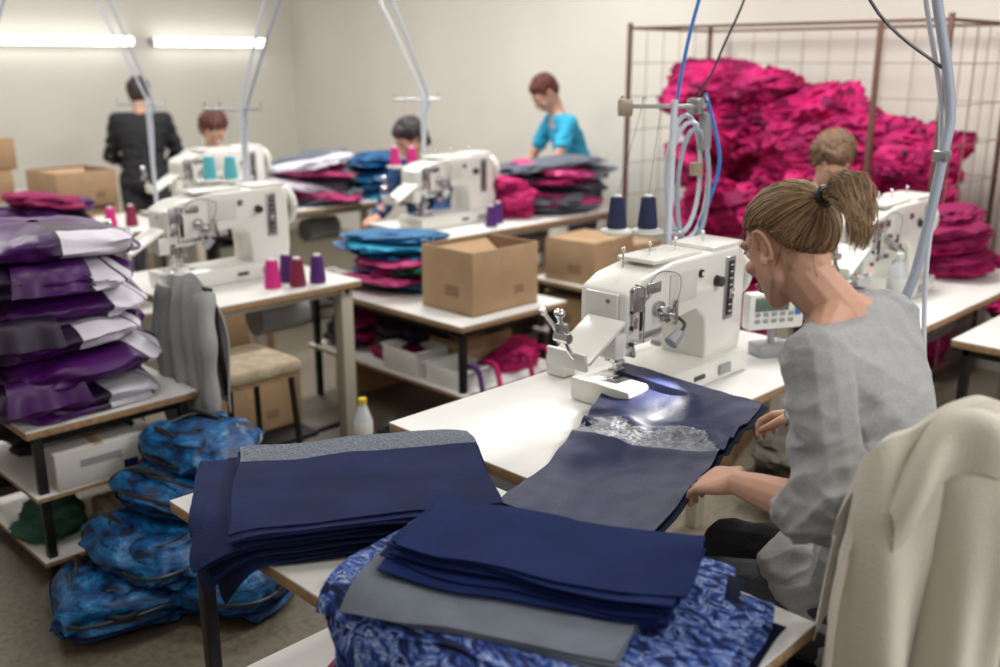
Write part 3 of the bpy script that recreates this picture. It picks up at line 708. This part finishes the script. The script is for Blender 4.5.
# ------------------------------------------------------------------ people
def hullbm(balls):
    bm=bmesh.new()
    for (c,r) in balls:
        if not hasattr(r,'__len__'): r=(r,r,r)
        t=bmesh.new(); bmesh.ops.create_icosphere(t,subdivisions=2,radius=1)
        for v in t.verts: bm.verts.new((c[0]+v.co.x*r[0],c[1]+v.co.y*r[1],c[2]+v.co.z*r[2]))
        t.free()
    bmesh.ops.convex_hull(bm,input=bm.verts[:])
    bmesh.ops.delete(bm,geom=[v for v in bm.verts if not v.link_faces],context='VERTS')
    bmesh.ops.recalc_face_normals(bm,faces=bm.faces[:])
    return bm
def chain(H,pts):
    for a,b_ in zip(pts[:-1],pts[1:]): H.append(([a,b_],None))
def blob(name,H,vox,sm,m,parent,disp=None,matfn=None,mats=None):
    mb=MB()
    for balls,X in H: mb.addbm(hullbm(balls),m,X)
    me=bpy.data.meshes.new('tmp'); me.from_pydata([tuple(v) for v in mb.v],[],mb.f); me.update()
    o=bpy.data.objects.new('tmp',me); COL.objects.link(o)
    r=o.modifiers.new('r','REMESH'); r.mode='VOXEL'; r.voxel_size=vox; r.adaptivity=0
    if sm: s=o.modifiers.new('s','SMOOTH'); s.factor=.5; s.iterations=sm
    dg=bpy.context.evaluated_depsgraph_get(); ev=o.evaluated_get(dg)
    nm=bpy.data.meshes.new_from_object(ev)
    bpy.data.objects.remove(o); bpy.data.meshes.remove(me)
    nm.name=name
    nm.materials.clear()
    for x in (mats or [m]): nm.materials.append(x)
    if disp:
        ns=[v.normal.copy() for v in nm.vertices]
        for v,n in zip(nm.vertices,ns): v.co=v.co+n*disp(v.co,n)
    nm.polygons.foreach_set('use_smooth',[True]*len(nm.polygons))
    nm.polygons.foreach_set('material_index',[matfn(p.center) if matfn else 0 for p in nm.polygons])
    nm.update()
    return place(name,nm,parent=parent)
def head_prims(H,X):
    a=H.append
    a(([((-.012,0,.032),(.093,.075,.085))],X))
    a(([((.03,0,.03),(.055,.064,.062)),((.04,0,-.035),(.045,.052,.04)),((.062,0,-.09),(.020,.022,.018)),((.0,.048,-.055),.016),((.0,-.048,-.055),.016)],X))
    a(([((-.03,0,-.03),(.05,.055,.05)),((.0,0,-.05),(.04,.045,.03))],X))
    a(([((.092,0,.018),.008),((.112,0,-.022),.0095),((.096,.013,-.028),.008),((.096,-.013,-.028),.008)],X))
    for s in (-1,1):
        a(([((.083,s*.018,.030),.008),((.074,s*.045,.028),.008)],X))
        a(([((.068,s*.038,-.02),(.018,.018,.016))],X))
        ring=[(-.012+.017*math.cos(t)+.004*math.sin(t),s*(.079+.006*math.sin(t)),.002+.030*math.sin(t)) for t in [i*math.pi/5 for i in range(10)]]
        for i in range(9): a(([(ring[i],.0042),(ring[i+1],.0042)],X))
        a(([((-.010,s*.073,.002),(.012,.005,.022))],X)); a(([((-.004,s*.078,-.028),(.008,.004,.009))],X))
    a(([((.092,.018,-.052),.005),((.098,0,-.050),.006),((.092,-.018,-.052),.005)],X))
    a(([((.090,.015,-.062),.005),((.096,0,-.063),.0065),((.090,-.015,-.062),.005)],X))
def hand_prims(H,wr,d,n,side,curl=.5,spread=.0):
    wr=Vector(wr); d=Vector(d).normalized(); n=Vector(n); n=(n-d*n.dot(d)).normalized()
    lat=d.cross(n)*(1 if side=='R' else -1)
    K=[wr+d*(.088-.004*abs(i-1))+lat*(.031-.0215*i) for i in range(4)]
    H.append(([(wr,.021)]+[(k,.0105) for k in K]+[(wr+d*.03+lat*.028,.014),(wr+d*.03-lat*.024,.013)],None))
    for i,Lf in enumerate((.070,.079,.073,.057)):
        p=K[i]; th=.15; pts=[(p,.0098)]; sp=(1.5-i)*.05*(1+spread)
        for j,fr in enumerate((.46,.30,.24)):
            th+=curl*(.6+.35*j)
            dd=(d*math.cos(th)+n*math.sin(th)+lat*sp).normalized(); p=p+dd*Lf*fr; pts.append((p.copy(),(.0090,.0082,.0072)[j]))
        chain(H,pts)
    p0=wr+d*.028+lat*.030; p1=p0+(d*.62+lat*.62+n*.35).normalized()*.038; p2=p1+(d*.85+lat*.2+n*.45).normalized()*.03; p3=p2+(d*.9+n*.4).normalized()*.022
    chain(H,[(wr+d*.01+lat*.012,.015),(p0,.0145),(p1,.0115),(p2,.0100),(p3,.0085)])
def lerp(a,b_,t): return Vector(a)*(1-t)+Vector(b_)*t
def person(name,loc,yaw,J,C,vox=.006,hair='bob',sleeve='long',curl=.5,main=False):
    e=bpy.data.objects.new(name,None); COL.objects.link(e); e.location=loc; e.rotation_euler=(0,0,yaw)
    head=Vector(J['head']); R=Euler(J.get('hrot',(0,.3,0))).to_matrix().to_4x4(); XH=Matrix.Translation(head)@R
    k=J.get('w',1.0)
    H=[]; head_prims(H,XH)
    nb=Vector(J['neck']); hb=XH@Vector((-.022,0,-.055)); hf=XH@Vector((.0,0,-.06))
    H.append(([(hb,.046),(hf,.043),(nb+Vector((-.005,0,.0)),.052)],None))
    if main: H.append(([(nb,.05),(lerp(nb,J['shL'],.55)+Vector((0,0,.010)),.028),(lerp(nb,J['shR'],.55)+Vector((0,0,.010)),.028),(nb+Vector((0,0,-.08)),(.07,.08,.05))],None))
    else: H.append(([(nb,.05),(lerp(nb,J['shL'],.45),.022),(lerp(nb,J['shR'],.45),.022),(nb+Vector((0,0,-.08)),(.05,.07,.04))],None))
    for s in 'LR':
        sh,el,wr=Vector(J['sh'+s]),Vector(J['el'+s]),Vector(J['wr'+s])
        fo=lerp(el,wr,.3)
        chain(H,[(sh,.044*k),(lerp(sh,el,.5),.042*k),(el,.036*k),(fo,.040*k),(lerp(el,wr,.75),.031*k),(wr,.0245)])
        hand_prims(H,wr,J.get('hd'+s) or (wr-el),J.get('hn'+s) or (0,0,-1),s,J.get('curl'+s,curl))
    Xi=XH.inverted()
    def mf(c):
        p=Xi@c
        return 1 if (.088<p.x<.12 and abs(p.y)<.021 and -.068<p.z<-.047) else 0
    blob('skin_body',H,vox*.5 if vox>.005 else vox*.85,2,M['skin'],e,None,mf,[M['skin'],M['lip']])
    b=MB()
    for s in (-1,1):
        b.ell(XH@Vector((.074,s*.031,.010)),.0125,M['eye'],sub=2); b.ell(XH@Vector((.0835,s*.031,.009)),.0052,M['iris'],sub=2)
        b.tube([XH@Vector((.088,s*.014,.030)),XH@Vector((.089,s*.03,.036)),XH@Vector((.076,s*.047,.031))],.0026,C['brow'],6,4)
        b.tube([XH@Vector((.083,s*.018,.012)),XH@Vector((.0875,s*.031,.018)),XH@Vector((.079,s*.044,.012))],.003,M['skin'],6,4)
    b.obj('eyes',parent=e)
    H=[]
    pel,wa,ch=J['pelvis'],J['waist'],J['chest']
    rp=(.125*k,.175*k,.115*k); rw=(.105*k,.14*k,.10*k); rc=(.118*k,.158*k,.12*k)
    chain(H,[(pel,rp),(wa,rw),(ch,rc)])
    H.append(([(ch,rc),(J['shL'],.055*k),(J['shR'],.055*k),(Vector(J['neck'])+Vector((-.01,0,-.028 if main else -.015)),(.058,.088,.03))],None))
    if main:
        H.append(([(pel,rp),((.13,0,.69),(.12,.17,.07)),((.0,0,.60),(.15,.19,.07))],None))
        for sy in (-1,1): H.append(([((ch[0]+.055,sy*.065,ch[2]-.01),.072),(wa,(.09,.11,.08))],None))
    for s in 'LR':
        sh,el,wr=Vector(J['sh'+s]),Vector(J['el'+s]),Vector(J['wr'+s])
        H.append(([(sh,.056*k),(lerp(ch,sh,.55),.09*k)],None))
        if sleeve=='short': chain(H,[(sh,.058*k),(lerp(sh,el,.6),.056*k)])
        elif sleeve=='roll':
            chain(H,[(sh,.062*k),(lerp(sh,el,.5),.061*k),(el,.060*k),(lerp(el,wr,.20),.055*k)])
            chain(H,[(lerp(el,wr,.14),.060*k),(lerp(el,wr,.27),.055*k)])
        else: chain(H,[(sh,.058*k),(lerp(sh,el,.5),.053*k),(el,.048*k),(lerp(el,wr,.88),.037*k)])
    els=[Vector(J['elL']),Vector(J['elR'])]; shs=[Vector(J['shL']),Vector(J['shR'])]
    def dsp(p,n):
        a=.004
        for q in els:
            d=(p-q-Vector((0,0,.03))).length; a+=.014*math.exp(-(d/.12)**2)
        for q in shs:
            d=(p-q-Vector((.03,0,-.12))).length; a+=.008*math.exp(-(d/.09)**2)
        a+=.011*math.exp(-((p.z-wa[2])/.14)**2)
        q=(p.x+.5*p.z,p.y+.3*p.z,p.z*1.7)
        return a*(ridge(q,9,3)-.5)+a*.4*(ridge(q,18,8)-.5)
    blob('shirt',H,vox,4,C['shirt'],e,dsp)
    H=[]
    for s in 'LR':
        hp,kn,an=Vector(J['hip'+s]),Vector(J['kn'+s]),Vector(J['an'+s])
        H.append(([(pel,(.12*k,.15*k,.10*k)),(hp,.092*k)],None))
        chain(H,[(hp,.092*k),(lerp(hp,kn,.5),.080*k),(kn,.062*k),(lerp(kn,an,.3),.060*k),(an,.045*k)])
    blob('trousers',H,vox*1.3,3,C['pants'],e,lambda p,n:.004*(ridge(p,9,2)-.4))
    b=MB()
    for s in 'LR':
        an=Vector(J['an'+s]); z=an.z
        b.addbm(hullbm([((an.x-.02,an.y,z-.02),.038),((an.x-.03,an.y,.028),(.04,.034,.026)),((an.x+.14,an.y,.028),(.05,.042,.026)),((an.x+.08,an.y,.05),.035)]),M['shoe'])
    b.obj('shoes',parent=e)
    if hair=='bob' or hair=='short':
        H=[]; 
        H.append(([((-.025,0,.050),(.094,.088,.086)),((.015,0,.085),(.06,.062,.04))],XH))
        if hair=='bob': H.append(([((-.045,0,.03),(.075,.094,.078)),((-.055,0,-.05),(.052,.086,.055))],XH))
        else: H.append(([((-.055,0,.02),(.055,.078,.07)),((-.055,0,-.03),(.04,.062,.03))],XH))
        blob('hair',H,.005,2,C['hair'],e,lambda p,n:.009*ridge((p.x,p.y,p.z*.35),26,4)+.004*nz(p,60,1))
    else: hair(e,XH)
    return e
def seated(lean=.3,pz=.58,hy=0,hp=.45,arm=.35,w=1.0):
    s,c=math.sin(lean),math.cos(lean)
    def sp(d): return (d*s,0,pz+d*c)
    J={'pelvis':(0,0,pz),'waist':sp(.18),'chest':sp(.37),'neck':sp(.54),'head':(.6*s+.055+.1*s,0,pz+.56*c+.12),'hrot':(0,hp,hy),'w':w}
    shx,_,shz=sp(.49)
    for q,sg in (('L',1),('R',-1)):
        J['sh'+q]=(shx,sg*.165,shz); J['el'+q]=(shx+.10,sg*.23,shz-.26); J['wr'+q]=(shx+.10+arm*.6,sg*.13,shz-.28)
        J['hip'+q]=(.03,sg*.09,pz-.01); J['kn'+q]=(.42,sg*.13,pz-.03); J['an'+q]=(.42,sg*.13,.09)
        J['hd'+q]=(1,-sg*.2,-.15); J['hn'+q]=(0,0,-1)
    return J
def standing(lean=.1,H=1.0,hp=.3,hy=0,w=1.0,reach=0):
    pz=.93*H; s,c=math.sin(lean),math.cos(lean)
    def sp(d): return (d*s,0,pz+d*c)
    J={'pelvis':(0,0,pz),'waist':sp(.18),'chest':sp(.37),'neck':sp(.54),'head':(.6*s+.04+.06*s,0,pz+.56*c+.12),'hrot':(0,hp,hy),'w':w}
    shx,_,shz=sp(.49)
    for q,sg in (('L',1),('R',-1)):
        J['sh'+q]=(shx,sg*.175,shz)
        J['el'+q]=(shx+.06+reach*.06,sg*.25,shz-.27); J['wr'+q]=(shx+.28+reach*.03,sg*.17,shz-.36-reach*.04)
        J['hip'+q]=(0,sg*.09,pz-.04); J['kn'+q]=(.03,sg*.10,.50*H); J['an'+q]=(-.02,sg*.11,.09)
        J['hd'+q]=(1,0,-.5); J['hn'+q]=(0,-sg*.3,-1)
    return J
def hair_main(e,XH):
    c=Vector((-.012,0,.032)); rad=Vector((.093,.075,.085))
    tie=Vector((-.96,0,.34)).normalized()
    half=[(.93,.0,.50),(.90,.30,.46),(.78,.58,.38),(.55,.82,.22),(.32,.95,.10),(.05,1.0,.16),(-.18,1.0,-.05),(-.32,.92,-.35),(-.5,.75,-.62),(-.66,.45,-.78),(-.72,0,-.82)]
    ring=[Vector(h) for h in half]+[Vector((h[0],-h[1],h[2])) for h in half[-2:0:-1]]
    n=len(ring)
    def rp(t):
        t=(t%1)*n; i=int(t); f=t-i; return (ring[i%n].lerp(ring[(i+1)%n],f)).normalized()
    def surf(d,off): return XH@(c+Vector((d.x*(rad.x+off),d.y*(rad.y+off),d.z*(rad.z+off))))
    b=MB()
    vs=[];fs=[];NU,NV=60,14
    for i in range(NU):
        for j in range(NV+1):
            t=j/NV; d=rp(i/NU).lerp(tie,t)
            d=d.normalized() if d.length>1e-6 else tie
            vs.append(surf(d,.003+.006*math.sin(math.pi*min(1,t*1.3))))
    for i in range(NU):
        for j in range(NV):
            i2=(i+1)%NU; fs.append((i*(NV+1)+j,i2*(NV+1)+j,i2*(NV+1)+j+1,i*(NV+1)+j+1))
    b.raw(vs,fs,M['hb2'])
    r=random.Random(5); cols=[M['hb1'],M['hb2'],M['hb2'],M['hb3'],M['hb1'],M['hb2']]
    for k in range(1500):
        t0=r.random(); st=r.choice([0,0,0,r.uniform(0,.55)]); jit=r.uniform(-.06,.06); off=r.uniform(.003,.011)
        pts=[]; ph=r.uniform(0,6)
        for j in range(10):
            t=st+(1-st)*j/9; d=rp(t0+jit*math.sin(t*3)*(1-t*.5)).lerp(tie,t); d=d.normalized() if d.length>1e-6 else tie
            pts.append(surf(d,off*(.35+.65*math.sin(math.pi*min(.97,.12+t*.9)))+.0015*math.sin(t*5+ph)))
        b.tube(pts,lambda t:.0010*(1-.3*abs(t-.5)),r.choice(cols),4,0)
    T=surf(tie,.01)
    bk=(XH.to_3x3()@Vector((-1,0,-.15))).normalized(); dn=Vector((0,0,-1))
    u=bk.orthogonal().normalized(); w_=bk.cross(u)
    b.tube([T+(u*math.cos(a)+w_*math.sin(a))*.016+bk*.006 for a in [2*math.pi*i/20 for i in range(21)]],.006,M['dark'],8)
    for k in range(620):
        a=r.uniform(0,6.28); q=math.sqrt(r.random())
        rad0=.011*q; rad1=.036*q*r.uniform(.7,1.35)
        o=lambda s:(u*math.cos(a)+w_*math.sin(a))*s
        L_=r.uniform(.65,1.1)
        pts=[T-bk*.01+o(rad0),T+bk*.02+o(rad0*1.2),T+bk*.055+o(rad1*.9),T+bk*.085+dn*.018*L_+o(rad1*1.1),T+bk*.100+dn*.055*L_+o(rad1),T+bk*.098+dn*.095*L_+o(rad1*.8)]
        b.tube(pts,lambda t:.0011*(1-t*.6),r.choice(cols),4,3)
    for k in range(50):
        a=rp(r.uniform(.12,.5) if k%2 else r.uniform(.5,.88)); p=surf(a,.004)
        b.tube([p,p+dn*.02+Vector((r.uniform(-.01,.01),r.uniform(-.01,.01),0)),p+dn*.045+Vector((r.uniform(-.015,.015),r.uniform(-.012,.012),0))],.0006,r.choice(cols),4,3)
    b.obj('hair',parent=e,ang=180)
J={'pelvis':(0,0,.66),'waist':(.02,0,.85),'chest':(.07,0,1.04),'neck':(.145,.01,1.235),'head':(.242,.03,1.35),'hrot':(.05,.46,-.30),
 'shL':(.10,.165,1.18),'shR':(.12,-.165,1.19),'elL':(-.01,.265,.945),'elR':(.10,-.25,.95),'wrL':(.205,.225,.925),'wrR':(.31,-.27,.905),
 'hipL':(.03,.09,.645),'hipR':(.03,-.09,.645),'knL':(.40,.10,.58),'knR':(.42,-.13,.58),'anL':(.36,.10,.09),'anR':(.40,-.13,.09),
 'hdL':(1,-.25,-.30),'hnL':(-.2,-.35,-1),'curlL':.42,'hdR':(1,.1,-.25),'hnR':(0,.3,-1),'w':1.06}
person('seated_seamstress',(-.68,1.75,0),math.pi,J,{'shirt':M['greyj'],'pants':M['trous'],'hair':M['hb2'],'brow':M['hb3']},.0035,hair_main,'roll',main=True)
person('standing_man',(-7.36,3.44,0),math.radians(150),standing(.20,.83,.3,0,1.15),{'shirt':M['blacks'],'pants':M['trous'],'hair':M['hdk'],'brow':M['hdk']},.012,'short')
person('seated_red_haired_worker',(-6.28,3.42,0),math.radians(-20),seated(.3,.60,0,.75),{'shirt':M['whites'],'pants':M['trous'],'hair':M['hred'],'brow':M['hred']},.012,'bob')
person('seated_dark_haired_worker',(-4.76,4.14,0),math.radians(-75),seated(.25,.57,-.3,.7),{'shirt':M['blues'],'pants':M['trous'],'hair':M['hblk'],'brow':M['hblk']},.012,'bob')
person('standing_worker_in_cyan',(-4.48,5.34,0),math.radians(-118),standing(.42,.91,.75,.1,.98,1),{'shirt':M['cyanf'],'pants':M['trous'],'hair':M['hred'],'brow':M['hred']},.010,'short','short')
person('seated_brown_haired_worker',(-2.23,4.31,0),math.radians(-45),seated(.33,.62,-.1,.8),{'shirt':M['teal'],'pants':M['trous'],'hair':M['hbrn'],'brow':M['hbrn']},.010,'bob')
def stool(x,y,z):
    b=MB(); b.cyl((0,0,z-.05),(0,0,z),.19,.18,M['dark'],24); b.cyl((0,0,.1),(0,0,z-.05),.025,.025,M['steel'])
    for i in range(5):
        a=i*2*math.pi/5; b.tube([(0,0,.1),(.25*math.cos(a),.25*math.sin(a),.02)],.018,M['dark'],8)
    b.obj('round_stool',(x,y,0))
stool(-6.28,3.42,.49); stool(-4.76,4.14,.46); stool(-2.23,4.31,.51)
# ------------------------------------------------------------------ fabric being sewn
b=MB()
def q3(a,b_,c,t):
    t1=.55
    return a*(t-t1)*(t-1)/(t1)+b_*t*(t-1)/(t1*(t1-1))+c*t*(t-t1)/(1-t1)
def sewfn(dz):
    def fn(u,v):
        xl=q3(-1.343,-1.50,-1.66,v); xr=q3(-.964,-1.055,-1.17,v)
        yl=q3(1.335,1.78,2.15,v); yr=q3(1.33,1.75,2.11,v)
        zl=q3(.800,.792,.862,v); zr=q3(.83,.878,.862,v)
        x=xl+(xr-xl)*u; y=yl+(yr-yl)*u
        z=zl+(zr-zl)*u**1.6
        z+=.018*nz((x*6,y*6,0))*(1-abs(v-.5)) + .006*nz((x*16,y*16,3))
        st=math.exp(-((v-.62)/.08)**2); z+=.018*st*(.5+nz((x*18,y*26,5)))
        z+=.014*math.exp(-((v-.5)/.03)**2)
        if v>.9: z=max(z,.86)
        return (x,y,z+dz)
    return fn
def sewm(u,v):
    if .50<v<.57+.10*math.sin(u*3.1)+.04*math.sin(u*11): return M['meshs']
    return M['navyg']
b.sheet(sewfn(0),60,100,sewm,.003)
b.sheet(lambda u,v:(lambda p:(p[0]+.015,p[1]-.012*(1-v),p[2]-.006))(sewfn(0)(u,v)) ,30,40,M['navyd'],.003)
b.obj('navy_fabric_panel')
# ------------------------------------------------------------------ camera
cam=bpy.data.cameras.new('camera'); cam.lens=35; cam.sensor_width=36; cam.clip_start=.05
cam.dof.use_dof=True; cam.dof.focus_distance=2.2; cam.dof.aperture_fstop=1.9
o=bpy.data.objects.new('camera',cam); COL.objects.link(o); o.location=(0,0,1.70)
o.rotation_euler=(math.radians(90-15.7),0,math.radians(45)); SC.camera=o
SC.view_settings.view_transform='Standard'
SC.view_settings.exposure=-.45
